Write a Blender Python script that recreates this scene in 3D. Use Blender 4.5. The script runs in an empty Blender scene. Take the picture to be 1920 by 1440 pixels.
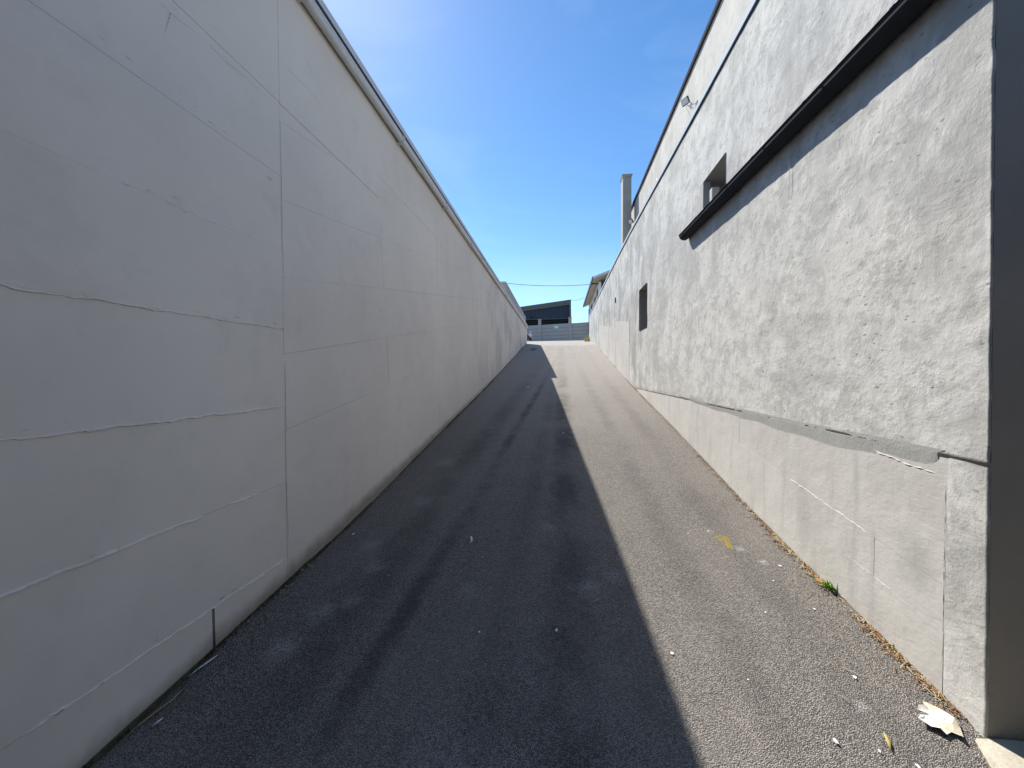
import bpy, math, random
import numpy as np
from mathutils import Matrix, Vector
random.seed(7); RNG = np.random.RandomState(11)
S = bpy.context.scene; COL = S.collection

# ---------------------------------------------------------------- camera
cam_d = bpy.data.cameras.new('camera'); cam = bpy.data.objects.new('camera', cam_d); COL.objects.link(cam)
YAW, PIT, ROL = math.radians(7.35), math.radians(-1.67), -0.0066
F = Vector((-math.sin(YAW)*math.cos(PIT), math.cos(YAW)*math.cos(PIT), math.sin(PIT)))
R = Vector((math.cos(YAW), math.sin(YAW), 0)); U = R.cross(F)
R2 = R*math.cos(ROL)+U*math.sin(ROL); U2 = U*math.cos(ROL)-R*math.sin(ROL)
cam.matrix_world = Matrix(((R2.x, U2.x, -F.x, 0), (R2.y, U2.y, -F.y, 0), (R2.z, U2.z, -F.z, 1.55), (0, 0, 0, 1)))
cam_d.sensor_width = 36; cam_d.lens = 13.52; cam_d.clip_start = .02; cam_d.clip_end = 3000
S.camera = cam

# ---------------------------------------------------------------- sky, sun, exposure
SUN = Vector((-1, 1.5, 1.85)).normalized()
w = bpy.data.worlds.new('World'); S.world = w; w.use_nodes = True
nt = w.node_tree; bg = nt.nodes['Background']
sky = nt.nodes.new('ShaderNodeTexSky'); sky.sky_type = 'NISHITA'; sky.sun_disc = False
sky.sun_elevation = math.asin(SUN.z); sky.sun_rotation = math.atan2(SUN.x, SUN.y)
sky.altitude = 100; sky.air_density = 1.0; sky.dust_density = 0.13; sky.ozone_density = 1.8
hs = nt.nodes.new('ShaderNodeHueSaturation'); hs.inputs['Saturation'].default_value = 1.24
nt.links.new(sky.outputs[0], hs.inputs['Color']); tc = nt.nodes.new('ShaderNodeTexCoord'); mpw = nt.nodes.new('ShaderNodeMapping'); mpw.inputs[3].default_value = (1, 1.4, 3.2); nz_ = nt.nodes.new('ShaderNodeTexNoise')
nz_.inputs['Scale'].default_value = 2.2; nz_.inputs['Detail'].default_value = 6; nz_.inputs['Distortion'].default_value = .8
mr = nt.nodes.new('ShaderNodeMapRange'); mr.inputs[1].default_value = .45; mr.inputs[2].default_value = .75; mr.inputs[3].default_value = 0; mr.inputs[4].default_value = .13
mxw = nt.nodes.new('ShaderNodeMix'); mxw.data_type = 'RGBA'; mxw.inputs[7].default_value = (5.5, 6.6, 7.6, 1)      # thin even cirrus veil
for a_, b_ in ((tc.outputs['Generated'], mpw.inputs[0]), (mpw.outputs[0], nz_.inputs['Vector']), (nz_.outputs['Fac'], mr.inputs[0]), (mr.outputs[0], mxw.inputs[0]), (hs.outputs[0], mxw.inputs[6])): nt.links.new(a_, b_)
nt.links.new(mxw.outputs[2], bg.inputs[0]); bg.inputs[1].default_value = 0.094
sl = bpy.data.lights.new('sun', 'SUN'); sl.energy = 4.2; sl.angle = math.radians(.53); sl.color = (1, .955, .89)
so = bpy.data.objects.new('sun', sl); COL.objects.link(so); so.rotation_euler = SUN.to_track_quat('Z', 'Y').to_euler()
so.location = (-8, 12, 15)
S.view_settings.view_transform = 'Standard'; S.view_settings.look = 'None'; S.view_settings.gamma = 1
S.view_settings.use_curve_mapping = False; S.view_settings.exposure = 1.0
S.render.engine = 'CYCLES'; S.cycles.max_bounces = 6; S.cycles.diffuse_bounces = 4; S.cycles.glossy_bounces = 2; S.cycles.caustics_reflective = False; S.cycles.caustics_refractive = False

# ---------------------------------------------------------------- node helpers
class NT:
    def __init__(s, name):
        s.cache = {}; s.m = bpy.data.materials.new(name); s.m.use_nodes = True; s.t = s.m.node_tree
        s.b = s.t.nodes['Principled BSDF']; s.co = s.n('ShaderNodeTexCoord').outputs['Object']
    def n(s, k, **kw):
        x = s.t.nodes.new(k)
        for a, v in kw.items(): setattr(x, a, v)
        return x
    def L(s, a, i):
        if isinstance(a, (int, float)): i.default_value = a
        elif isinstance(a, tuple):
            i.default_value = a if len(a) == len(i.default_value) else a+(1,)
        else: s.t.links.new(a, i)
    def math(s, op, a, b=0., c=0., clamp=False):
        x = s.n('ShaderNodeMath', operation=op, use_clamp=clamp)
        s.L(a, x.inputs[0]); s.L(b, x.inputs[1]); s.L(c, x.inputs[2]); return x.outputs[0]
    def map(s, scale=(1, 1, 1), loc=(0, 0, 0), v=None):
        x = s.n('ShaderNodeMapping'); s.L(v or s.co, x.inputs[0]); x.inputs[3].default_value = scale; x.inputs[1].default_value = loc
        return x.outputs[0]
    def noise(s, scale, detail=4, rough=.55, v=None, dist=0):
        key = (scale, detail, rough, dist)
        if v is None and key in s.cache: return s.cache[key]
        x = s.n('ShaderNodeTexNoise'); s.L(v or s.co, x.inputs['Vector']); x.inputs['Scale'].default_value = scale
        x.inputs['Detail'].default_value = detail; x.inputs['Roughness'].default_value = rough; x.inputs['Distortion'].default_value = dist
        if v is None: s.cache[key] = x.outputs['Fac']
        return x.outputs['Fac']
    def vor(s, scale, out='Distance', feat='F1', v=None, rnd=1):
        x = s.n('ShaderNodeTexVoronoi', feature=feat); s.L(v or s.co, x.inputs['Vector']); x.inputs['Scale'].default_value = scale
        x.inputs['Randomness'].default_value = rnd; return x.outputs[out]
    def ss(s, v, a, b, lo=0., hi=1.):
        x = s.n('ShaderNodeMapRange', interpolation_type='SMOOTHSTEP'); s.L(v, x.inputs[0])
        for i, k in zip((1, 2, 3, 4), (a, b, lo, hi)): x.inputs[i].default_value = k
        return x.outputs[0]
    def mix(s, f, a, b, mode='MIX'):
        x = s.n('ShaderNodeMix', data_type='RGBA', blend_type=mode); s.L(f, x.inputs[0]); s.L(a, x.inputs[6]); s.L(b, x.inputs[7]); return x.outputs[2]
    def sep(s, v=None):
        x = s.n('ShaderNodeSeparateXYZ'); s.L(v or s.co, x.inputs[0]); return x.outputs
    def dist(s, p, sc=(1, 1, 1)):
        a = s.n('ShaderNodeVectorMath', operation='SUBTRACT'); s.L(s.co, a.inputs[0]); a.inputs[1].default_value = p
        b = s.n('ShaderNodeVectorMath', operation='MULTIPLY'); s.L(a.outputs[0], b.inputs[0]); b.inputs[1].default_value = sc
        c = s.n('ShaderNodeVectorMath', operation='LENGTH'); s.L(b.outputs[0], c.inputs[0]); return c.outputs['Value']
    def bump(s, h, strength, distance, prev=None):
        x = s.n('ShaderNodeBump'); s.L(h, x.inputs['Height']); x.inputs['Strength'].default_value = strength
        x.inputs['Distance'].default_value = distance
        if prev is not None: s.L(prev, x.inputs['Normal'])
        return x.outputs[0]
    def out(s, col, rough=.85, nor=None, spec=.3, metal=0.):
        s.L(col, s.b.inputs['Base Color']); s.L(rough, s.b.inputs['Roughness']); s.L(metal, s.b.inputs['Metallic'])
        s.L(spec, s.b.inputs['Specular IOR Level'])
        if nor is not None: s.L(nor, s.b.inputs['Normal'])
        return s.m

def simple(name, col, rough=.7, var=.12, scale=6, bump=.0, bs=60, metal=0., spec=.25):
    t = NT(name); n = t.noise(scale, 5)
    c = t.mix(n, tuple(x*(1-var) for x in col), tuple(min(1, x*(1+var)) for x in col))
    nor = t.bump(t.noise(bs, 4), bump, .004) if bump else None
    return t.out(c, rough, nor, spec, metal)

def m_leftwall():
    t = NT('painted_board_marked_concrete')
    big = t.noise(.7, 4, .6); mid = t.noise(5, 5, .6); fine = t.noise(60, 3)
    c = t.mix(t.ss(big, .3, .7), (.67, .625, .58), (.75, .70, .65))
    c = t.mix(t.math('MULTIPLY', t.ss(mid, .5, .72), .25), c, (.55, .52, .49))
    # rain-washed, patchier paint towards the far end
    y = t.sep()[1]
    far = t.ss(y, 5.5, 12)
    drip = t.noise(1, 5, .65, t.map((1, 1.0, .8)))
    c = t.mix(t.math('MULTIPLY', t.math('MULTIPLY', far, t.ss(drip, .44, .62)), .7), c, (.42, .415, .42))
    # pin holes and small chips
    v = t.vor(9); n2 = t.noise(3, 2)
    pin = t.math('MULTIPLY', t.ss(v, .028, .012), t.ss(n2, .52, .6))
    v3 = t.vor(2.3, v=t.map((1, .6, 1.2))); n3 = t.noise(26, 3)
    chip = t.math('MULTIPLY', t.ss(t.math('ADD', v3, t.math('MULTIPLY', n3, .1)), .085, .07), .8)
    pits = t.math('MAXIMUM', pin, chip)
    # chips clustered on the level shuttering joints of the near part
    zz = t.math('PINGPONG', t.math('ADD', t.sep()[2], .4745*4-.415), .4745/2)
    nearj = t.math('MULTIPLY', t.ss(zz, .035, .012), t.ss(y, 2.25, 2.15))
    v4 = t.vor(1, v=t.map((1, 11, 42))); n4 = t.noise(4.3, 2)
    v5 = t.noise(1, 4, .7, t.map((1, 30, 90)), 1.)
    jc = t.math('MULTIPLY', nearj, t.math('MULTIPLY', t.ss(v4, .27, .16), t.ss(v5, .46, .56)))
    pits = t.math('MAXIMUM', pits, t.math('MULTIPLY', jc, t.ss(n4, .45, .55)))
    c = t.mix(t.math('MULTIPLY', pits, .55), c, (.22, .2, .19))
    # earth splash along the foot (z measured from the sloping ramp)
    z = t.sep()[2]
    foot = t.math('SUBTRACT', z, t.math('ADD', t.math('MULTIPLY', y, .145), -.06))
    sp = t.math('MULTIPLY', t.ss(t.math('SUBTRACT', foot, t.math('MULTIPLY', t.noise(9, 4), .1)), .09, -.03), .75)
    c = t.mix(sp, c, (.2, .17, .13))
    h = t.math('ADD', t.math('MULTIPLY', t.noise(1, 5, .6, t.map((30, 14, 75))), .6), t.math('MULTIPLY', fine, .5))
    nor = t.bump(h, .35, .0022); nor = t.bump(t.noise(3, 3), .5, .012, nor)
    return t.out(c, .78, nor, .25)

def m_plaster(name='rough_grey_plaster', base=(.497, .490, .462), k=1.):
    t = NT(name)
    warp = t.noise(2.2, 3)
    pat = t.noise(3.4, 5, .62, dist=.6); pat2 = t.noise(11, 5, .6, t.map((1, 1, .7)), .4)
    d = tuple(x*.70 for x in base); l = tuple(min(1, x*1.08) for x in base)
    c = t.mix(t.ss(pat, .36, .66), base, l)
    c = t.mix(t.math('MULTIPLY', t.ss(t.math('ADD', t.math('MULTIPLY', pat2, .6), t.math('MULTIPLY', warp, .4)), .5, .64), .62*k), c, d)
    bl = t.noise(1.5, 6, .66, dist=.4)
    c = t.mix(t.math('MULTIPLY', t.ss(bl, .46, .62), .62*k), c, tuple(x*.66 for x in base))
    bl2 = t.noise(6.5, 6, .7, t.map((1, 1, 1.6), (5, 2, 8)))
    c = t.mix(t.math('MULTIPLY', t.ss(bl2, .50, .60), .6*k), c, tuple(x*.68 for x in base))
    rain = t.noise(1, 4, .6, t.map((2, 11, .5), (0, 4, 1)))
    c = t.mix(t.math('MULTIPLY', t.math('MULTIPLY', t.ss(rain, .54, .7), t.ss(t.sep()[2], 2.3, 3.1)), .35*k), c, tuple(x*.6 for x in base))
    y, z = t.sep()[1], t.sep()[2]
    # trowel-burnished, vertically streaked band farther along the wall
    far = t.ss(y, 4.2, 8.5)
    strk = t.noise(1, 5, .62, t.map((2, 2.4, 1.3)), .3)
    c = t.mix(t.math('MULTIPLY', t.math('MULTIPLY', far, t.ss(strk, .42, .62)), .9*k), c, tuple(x*.58 for x in base))
    hn = t.noise(13, 8, .72, dist=.15)
    mp = t.n('ShaderNodeMapping'); t.L(t.co, mp.inputs[0]); mp.inputs[2].default_value = (.6, 0, 0); mp.inputs[3].default_value = (1, 1, 2.2)
    v = t.vor(13, v=mp.outputs[0]); pn = t.noise(4, 3)
    pits = t.math('MULTIPLY', t.ss(t.math('ADD', v, t.math('MULTIPLY', t.math('SUBTRACT', hn, .5), .5)), .16, .08), t.ss(pn, .45, .54))
    c = t.mix(t.math('MULTIPLY', pits, .8), c, tuple(x*.4 for x in base))
    h = t.math('MULTIPLY', t.math('ADD', hn, t.math('MULTIPLY', t.noise(48, 5, .7), .42)), t.ss(pat, .3, .62, .55, 1.1))
    nor = t.bump(h, .5*k, .0125)
    return t.out(c, .9, nor, .15)

def m_concrete():
    t = NT('smooth_cast_concrete')
    big = t.noise(1.6, 4, .6); mid = t.noise(9, 5, .62, dist=.3)
    c = t.mix(t.ss(big, .3, .7), (.43, .415, .385), (.49, .475, .445))
    c = t.mix(t.math('MULTIPLY', t.ss(mid, .55, .75), .45), c, (.36, .35, .33))
    st = t.noise(1, 5, .6, t.map((3, 7, .8)))
    c = t.mix(t.math('MULTIPLY', t.ss(st, .54, .7), .5), c, (.33, .325, .31))
    d = t.dist((1.55, 1.9, .70), (1, 1, .62)); dn = t.math('ADD', d, t.math('MULTIPLY', t.noise(14, 4), .12))
    c = t.mix(t.ss(dn, .18, .06, 0, .5), c, (.27, .28, .25))
    d = t.dist((1.55, 2.68, .62), (1, 1.6, .6)); dn = t.math('ADD', d, t.math('MULTIPLY', t.noise(14, 4), .14))
    c = t.mix(t.ss(dn, .24, .08, 0, .45), c, (.3, .3, .28))
    v = t.vor(14); pn = t.noise(6, 2); pits = t.math('MULTIPLY', t.ss(v, .06, .025), t.ss(pn, .5, .6))
    c = t.mix(t.math('MULTIPLY', pits, .6), c, (.15, .14, .13))
    nor = t.bump(t.noise(1, 5, .6, t.map((20, 22, 60))), .4, .004)
    nor = t.bump(t.noise(7, 4), .5, .012, nor); nor = t.bump(t.math('MULTIPLY', pits, -1.), .8, .006, nor)
    return t.out(c, .8, nor, .25)

def m_asphalt():
    t = NT('worn_asphalt')
    x, y, z = t.sep()[0], t.sep()[1], t.sep()[2]
    stone = t.vor(185, 'Color'); sv = t.n('ShaderNodeSeparateColor'); t.L(stone, sv.inputs[0])
    sd = t.vor(185); g = sv.outputs[0]; g2 = sv.outputs[1]
    binder = (.075, .069, .063)
    c = t.mix(t.ss(g, .15, .8), (.15, .137, .123), (.43, .392, .347))
    c = t.mix(t.ss(g2, .93, .98), c, (.50, .47, .42))
    c = t.mix(t.ss(sd, .45, .75), c, binder)
    big = t.noise(.8, 5, .6); c = t.mix(t.ss(big, .35, .7, 0, .34), c, (.33, .298, .262))
    mid = t.noise(4.5, 5, .65, dist=.5); c = t.mix(t.ss(mid, .5, .72, 0, .32), c, (.135, .125, .114))
    # paler up-slope: weathering, with grazing gloss painted into the colour
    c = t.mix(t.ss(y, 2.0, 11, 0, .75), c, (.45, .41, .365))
    nA = t.math('SUBTRACT', t.noise(7, 7, .72), .5); nB = t.math('MULTIPLY', t.ss(t.noise(1.3, 7, .68), .32, .6), t.ss(y, 12, 5, .25, 1))
    def track(a, b, wd, k):
        d = t.math('ABSOLUTE', t.math('SUBTRACT', x, t.math('ADD', t.math('MULTIPLY', y, b), a)))
        d = t.math('ADD', d, t.math('MULTIPLY', nA, wd*2.2))
        return t.math('MULTIPLY', t.ss(d, wd*1.15, wd*.15), t.math('MULTIPLY', nB, k))
    tk = track(-.985, .061, .08, .8)
    for a in ((.045, -.004, .17, .8), (.86, -.03, .12, .3), (-1.28, .05, .2, .5), (1.25, -.02, .14, .25), (-.35, .02, .12, .35)):
        tk = t.math('MAXIMUM', tk, track(*a))
    tk = t.math('MULTIPLY', tk, t.ss(y, .6, 1.6))
    c = t.mix(t.math('MULTIPLY', tk, t.ss(g, 0, .9, 1, .72)), c, (.055, .053, .051))
    # dried pale splashes, each where it fell
    pale = None
    for (px, py, r, k) in ((-1.37, 1.70, .13, .42), (-1.33, 1.95, .11, .38), (-1.23, 2.38, .13, .4), (-1.39, 2.62, .12, .35), (-1.2, 2.05, .1, .3), (-.4, 1.25, .3, .22), (.15, 2.3, .13, .35),
                           (.31, 2.42, .11, .3), (-.1, 3.0, .12, .3), (-1.25, 3.3, .15, .3), (-1.3, 4.2, .2, .3), (-.55, 2.2, .1, .25), (1.1, 3.02, .04, .8), (1.297, 2.66, .045, .85), (1.22, 2.8, .06, .45), (1.2, 1.68, .05, .35)):
        d = t.math('ADD', t.dist((px, py, .3), (1, 1, 0)), t.math('MULTIPLY', t.noise(16, 4), r*.95))
        m = t.ss(d, r*1.35, r*.5, 0, min(1, k*1.35)); pale = m if pale is None else t.math('MAXIMUM', pale, m)
    pale = t.math('MULTIPLY', pale, t.ss(t.noise(70, 2), .35, .6))
    c = t.mix(pale, c, (.55, .54, .54))
    dy = t.math('MINIMUM', t.dist((1.16, 2.93, .3), (.8, .8, 0)), t.dist((1.165, 2.845, .3), (1.6, .7, 0)))
    dy = t.math('ADD', dy, t.math('MULTIPLY', t.noise(30, 4), .06))
    c = t.mix(t.math('MULTIPLY', t.ss(dy, .078, .05), t.ss(t.noise(90, 2), .38, .55)), c, (.42, .31, .02))
    # damp dark stain up the ramp
    ds = t.math('ADD', t.dist((-1.18, 16.1, 2.5), (2.6, .8, 0)), t.math('MULTIPLY', t.noise(2, 3), .5))
    c = t.mix(t.ss(ds, .75, .45, 0, .7), c, (.03, .03, .03))
    h = t.math('ADD', t.math('MULTIPLY', t.ss(sd, .6, .1), .6), t.math('MULTIPLY', g, .7))
    nor = t.bump(h, 1.0, .009); nor = t.bump(t.noise(3, 4), .4, .012, nor)
    return t.out(c, t.ss(g, 0, 1, .7, .9), nor, .15)

M = dict(
    left=m_leftwall(), plaster=m_plaster(), plaster_up=m_plaster('fine_grey_plaster', (.47, .455, .425), .4), conc=m_concrete(), asph=m_asphalt(),
    yard=simple('pale_yard_surface', (.32, .30, .27), .9, .2, 2.5, .4, 50), soil=simple('dry_soil', (.15, .12, .09), .95, .3, 3),
    shade_grey=simple('shade_grey_render', (.27, .25, .225), .9, .22, 3, .9, 55), mortar=simple('repair_mortar', (.35, .345, .325), .85, .16, 9, .5, 70),  # dark render carries the shade of the corner return and window reveal
    core=simple('concrete_core', (.3, .29, .28), .9), gutter=simple('dark_painted_steel', (.022, .024, .03), .8, .25, 9, .1, 40, 0., .12),
    flash=simple('pale_coated_flashing', (.36, .41, .47), .8, .06, 4, 0, 60, 0., .2), flash_dark=simple('dark_coping_metal', (.05, .05, .065), .95, .1, 6, 0, 60, 0., .02),
    zincdark=simple('dull_dark_zinc', (.06, .062, .068), .8, .2, 20), zinc=simple('weathered_zinc', (.58, .59, .6), .5, .14, 3, .1, 20, .2), conduit=simple('grey_plastic_conduit', (.6, .61, .62), .45, .1, 5), band=simple('stained_edge_concrete', (.42, .39, .36), .85, .25, 4, .4, 60),
    chim=simple('chimney_render', (.36, .34, .31), .85, .12, 5, .3, 50), white=simple('white_paint', (.75, .75, .73), .6, .05), black=simple('dark_void', (.02, .02, .022), .8, .1),
    fence=simple('precast_concrete', (.36, .365, .37), .85, .12, 3, .3, 50), navy=simple('navy_sheet_metal', (.035, .05, .078), .5, .1, 2), roofgrey=simple('greenish_grey_fascia', (.11, .125, .12), .6, .1, 2), louver=simple('dark_louver', (.03, .04, .045), .5),
    soffit=simple('beige_soffit_boards', (.45, .40, .34), .8, .1, 4), housew=simple('house_white_render', (.62, .63, .63), .8, .06), clad=simple('dark_teal_cladding', (.045, .06, .07), .6, .2, 3), redcar=simple('dark_red_paint', (.10, .010, .016), .35, .03, 3, 0, 60, 0, .6),
    tyre=simple('tyre_rubber', (.02, .02, .02), .9), chrome=simple('bright_trim', (.7, .7, .7), .25, .03, 3, 0, 60, .6), paper=None, wood=simple('dry_yellow_wood', (.42, .33, .10), .8, .2, 30), straw=simple('dry_straw', (.36, .29, .185), .9, .35, 14), straw2=simple('brown_dead_leaf', (.2, .11, .05), .9, .3, 30),
    brick=simple('orange_brick', (.42, .16, .085), .9, .2, 40, .5, 120), stone=simple('dark_pebble', (.05, .047, .042), .9, .3, 40, .4, 150), chip=simple('white_paint_flake', (.72, .72, .7), .7, .06), green=simple('weed_leaf', (.2, .33, .06), .6, .3, 20), ygreen=simple('yellow_green_weed', (.36, .36, .10), .7, .3, 10),
    slab=simple('pale_cement_apron', (.47, .43, .34), .9, .3, 12, .7, 60), glow=simple('pale_green_plastic', (.5, .72, .6), .5, .05), moss=simple('moss_dirt', (.07, .065, .04), .95, .4, 18), wire=simple('black_cable', (.03, .03, .03), .7), polewood=simple('grey_pole', (.2, .18, .16), .9, .2))
def m_glass():
    t = NT('dark_window_glass'); return t.out((.02, .028, .035), .06, None, .6)
M['glass'] = m_glass()
def m_lamp():
    t = NT('floodlight_lens'); return t.out((.55, .62, .66), .12, None, .6)
M['lens'] = m_lamp()
def m_paper():
    t = NT('weathered_paper'); n = t.noise(14, 3); c = t.mix(t.ss(n, .42, .6), (.66, .66, .65), (.62, .56, .42))
    return t.out(c, .8, t.bump(t.noise(60, 4), .5, .003), .2)
M['paper'] = m_paper()

# ---------------------------------------------------------------- mesh helpers
class MB:
    def __init__(s): s.v = []; s.f = []
    def add(s, vs, fs):
        o = len(s.v); s.v += [tuple(p) for p in vs]; s.f += [tuple(i+o for i in q) for q in fs]; return s
    def box(s, x0, x1, y0, y1, z0, z1):
        return s.add([(x0, y0, z0), (x1, y0, z0), (x1, y1, z0), (x0, y1, z0), (x0, y0, z1), (x1, y0, z1), (x1, y1, z1), (x0, y1, z1)],
                     [(0, 3, 2, 1), (4, 5, 6, 7), (0, 1, 5, 4), (1, 2, 6, 5), (2, 3, 7, 6), (3, 0, 4, 7)])
    def hexa(s, p): return s.add(p, [(0, 3, 2, 1), (4, 5, 6, 7), (0, 1, 5, 4), (1, 2, 6, 5), (2, 3, 7, 6), (3, 0, 4, 7)])
    def prism_x(s, poly, xa, xb):       # polygon in (y,z) extruded along x
        n = len(poly); vs = [(xa, y, z) for y, z in poly]+[(xb, y, z) for y, z in poly]
        return s.add(vs, [tuple(range(n)), tuple(range(2*n-1, n-1, -1))]+[((i+1) % n, i, i+n, (i+1) % n+n) for i in range(n)])
    def prism_y(s, poly, ya, yb):
        n = len(poly); vs = [(x, ya, z) for x, z in poly]+[(x, yb, z) for x, z in poly]
        return s.add(vs, [tuple(range(n)), tuple(range(2*n-1, n-1, -1))]+[((i+1) % n, i, i+n, (i+1) % n+n) for i in range(n)])
    def tube(s, pts, r, n=8, cap=True):
        pts = [Vector(p) for p in pts]; o = []; 
        for i, p in enumerate(pts):
            d = (pts[min(i+1, len(pts)-1)]-pts[max(i-1, 0)]).normalized()
            a = d.cross(Vector((0, 0, 1))); a = a.normalized() if a.length > .01 else Vector((1, 0, 0)); b = d.cross(a)
            rr = r[i] if isinstance(r, (list, tuple)) else r
            o += [p+a*rr*math.cos(2*math.pi*k/n)+b*rr*math.sin(2*math.pi*k/n) for k in range(n)]
        fs = [(i*n+k, i*n+(k+1) % n, (i+1)*n+(k+1) % n, (i+1)*n+k) for i in range(len(pts)-1) for k in range(n)]
        if cap: fs += [tuple(range(n-1, -1, -1)), tuple((len(pts)-1)*n+k for k in range(n))]
        return s.add(o, fs)
    def build(s, name, mat, parent=None, smooth=False, bevel=0):
        me = bpy.data.meshes.new(name); me.from_pydata(s.v, [], s.f); me.update(); me.materials.append(mat)
        if smooth: me.polygons.foreach_set('use_smooth', [True]*len(me.polygons))
        ob = bpy.data.objects.new(name, me); COL.objects.link(ob)
        if parent: ob.parent = parent
        if bevel:
            b = ob.modifiers.new('bevel', 'BEVEL'); b.width = bevel; b.segments = 2; b.limit_method = 'ANGLE'
        return ob
def empty(name, loc=(0, 0, 0)):
    o = bpy.data.objects.new(name, None); o.location = loc; COL.objects.link(o); return o
def tag(o, label, cat, group=None):
    o['label'] = label; o['category'] = cat
    if group: o['group'] = group
    return o
def structure(o): o['kind'] = 'structure'; return o
class Thing:                              # Empty at the thing's base; parts given in world coordinates
    def __init__(s, name, loc, label, cat, group=None):
        s.e = tag(empty(name, loc), label, cat, group); s.loc = Vector(loc)
    def part(s, mb, name, mat, parent=None, **k):
        o = mb.build(name, mat, parent or s.e, **k)
        if parent is None: o.matrix_parent_inverse = Matrix.Translation(-s.loc)
        return o

def vnoise(y, z, fy, fz, seed, octs=4, gain=.5):
    out = np.zeros_like(y); amp = 1.; tot = 0
    for o in range(octs):
        rs = np.random.RandomState(seed+o); T = rs.rand(256, 256)*2-1
        a, b = y*fy*2**o+37.3*o, z*fz*2**o+11.7*o; ia, ib = np.floor(a).astype(int), np.floor(b).astype(int); fa, fb = a-ia, b-ib
        fa, fb = fa*fa*(3-2*fa), fb*fb*(3-2*fb)
        g = lambda i, j: T[i % 256, j % 256]
        out += amp*((g(ia, ib)*(1-fa)+g(ia+1, ib)*fa)*(1-fb)+(g(ia, ib+1)*(1-fa)+g(ia+1, ib+1)*fa)*fb); tot += amp; amp *= gain
    return out/tot

# ramp height along y (smooth monotone curve through surveyed levels)
GY = np.array([-900, -6, -3, 0, 1.13, 2.13, 2.9, 3.8, 5.1, 7.9, 10.8, 14.5, 17.5, 19, 22, 25, 28, 34, 900.])
GZ = np.array([-.03, -.03, .0, .06, .14, .25, .335, .475, .685, 1.11, 1.60, 2.235, 2.76, 2.98, 3.28, 3.57, 3.80, 3.86, 3.87])
_h = np.diff(GY); _d = np.diff(GZ)/_h; _m = np.zeros(len(GY))
for i in range(1, len(GY)-1):
    if _d[i-1]*_d[i] > 0: _m[i] = 3*(_h[i-1]+_h[i])/((2*_h[i]+_h[i-1])/_d[i-1]+(_h[i]+2*_h[i-1])/_d[i])
def g(y):
    y = float(y); i = int(np.clip(np.searchsorted(GY, y)-1, 0, len(_h)-1)); t = (y-GY[i])/_h[i]
    return float((2*t**3-3*t*t+1)*GZ[i]+(t**3-2*t*t+t)*_h[i]*_m[i]+(-2*t**3+3*t*t)*GZ[i+1]+(t**3-t*t)*_h[i]*_m[i+1])

WL, WR = -1.70, 1.55

# ================================================================ ground
ys = [-900, -60, -6]+list(np.arange(-4, 36, 1.))+[60, 200, 900]; xs = [-900, -60, -8, -1.9, 1.75, 8, 60, 900]
mb = MB(); mb.v = [(x, y, g(y)-.03) for y in ys for x in xs]
mb.f = [(j*8+i, j*8+i+1, (j+1)*8+i+1, (j+1)*8+i) for j in range(len(ys)-1) for i in range(7)]
structure(mb.build('ground', M['soil'], smooth=True))

ys = np.concatenate([np.arange(-6, .4, .25), .4*1.018**np.arange(0, 213)]); ys = np.append(ys[ys < 17.55], 17.6); xs = np.linspace(-1.76, 1.60, 61)
YY, XX = np.meshgrid(ys, xs, indexing='ij')
ZZ = np.array([g(y) for y in ys])[:, None]+.006*vnoise(YY, XX, .9, 1.3, 5, 3)
mb = MB(); mb.v = np.stack([XX, YY, ZZ], -1).reshape(-1, 3).tolist(); nx = len(xs)
mb.f = [(j*nx+i, j*nx+i+1, (j+1)*nx+i+1, (j+1)*nx+i) for j in range(len(ys)-1) for i in range(nx-1)]
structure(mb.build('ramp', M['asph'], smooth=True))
# lower yard beside / behind the camera
mb = MB(); mb.box(-12, -1.76, -12, -2.6, -.5, .0); mb.box(1.60, 9, -12, -1.2, -.5, .0)
structure(mb.build('lower_yard', M['asph']))
# upper yard beyond the head of the ramp
ys = np.append(np.arange(17.6, 34, .35), [36, 42, 60]); mb = MB()
for j in range(len(ys)-1):
    a, b = ys[j], ys[j+1]; xl = -1.76 if b <= 19.3 else -30; xr = 1.62 if b <= 22.1 else 30
    mb.add([(xl, a, g(a)-.004), (xr, a, g(a)-.004), (xr, b, g(b)-.004), (xl, b, g(b)-.004)], [(0, 1, 2, 3)])
structure(mb.build('upper_yard', M['yard'], smooth=True))

# ================================================================ left wall
def clip(poly, a, b, c):                  # keep a*y+b*z<=c
    o = []
    for i in range(len(poly)):
        p, q = poly[i], poly[(i+1) % len(poly)]; dp, dq = a*p[0]+b*p[1]-c, a*q[0]+b*q[1]-c
        if dp <= 0: o.append(p)
        if (dp < 0 < dq) or (dq < 0 < dp):
            t = dp/(dp-dq); o.append((p[0]+t*(q[0]-p[0]), p[1]+t*(q[1]-p[1])))
    return o
def hp(poly, p, q, gap):                  # keep the left of p->q, pulled in by gap
    dy, dz = q[0]-p[0], q[1]-p[1]; L = math.hypot(dy, dz); a, b = dz/L, -dy/L
    return clip(poly, a, b, a*p[0]+b*p[1]-gap)
def area(p): return abs(sum(p[i][0]*p[(i+1) % len(p)][1]-p[(i+1) % len(p)][0]*p[i][1] for i in range(len(p))))/2

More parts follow.
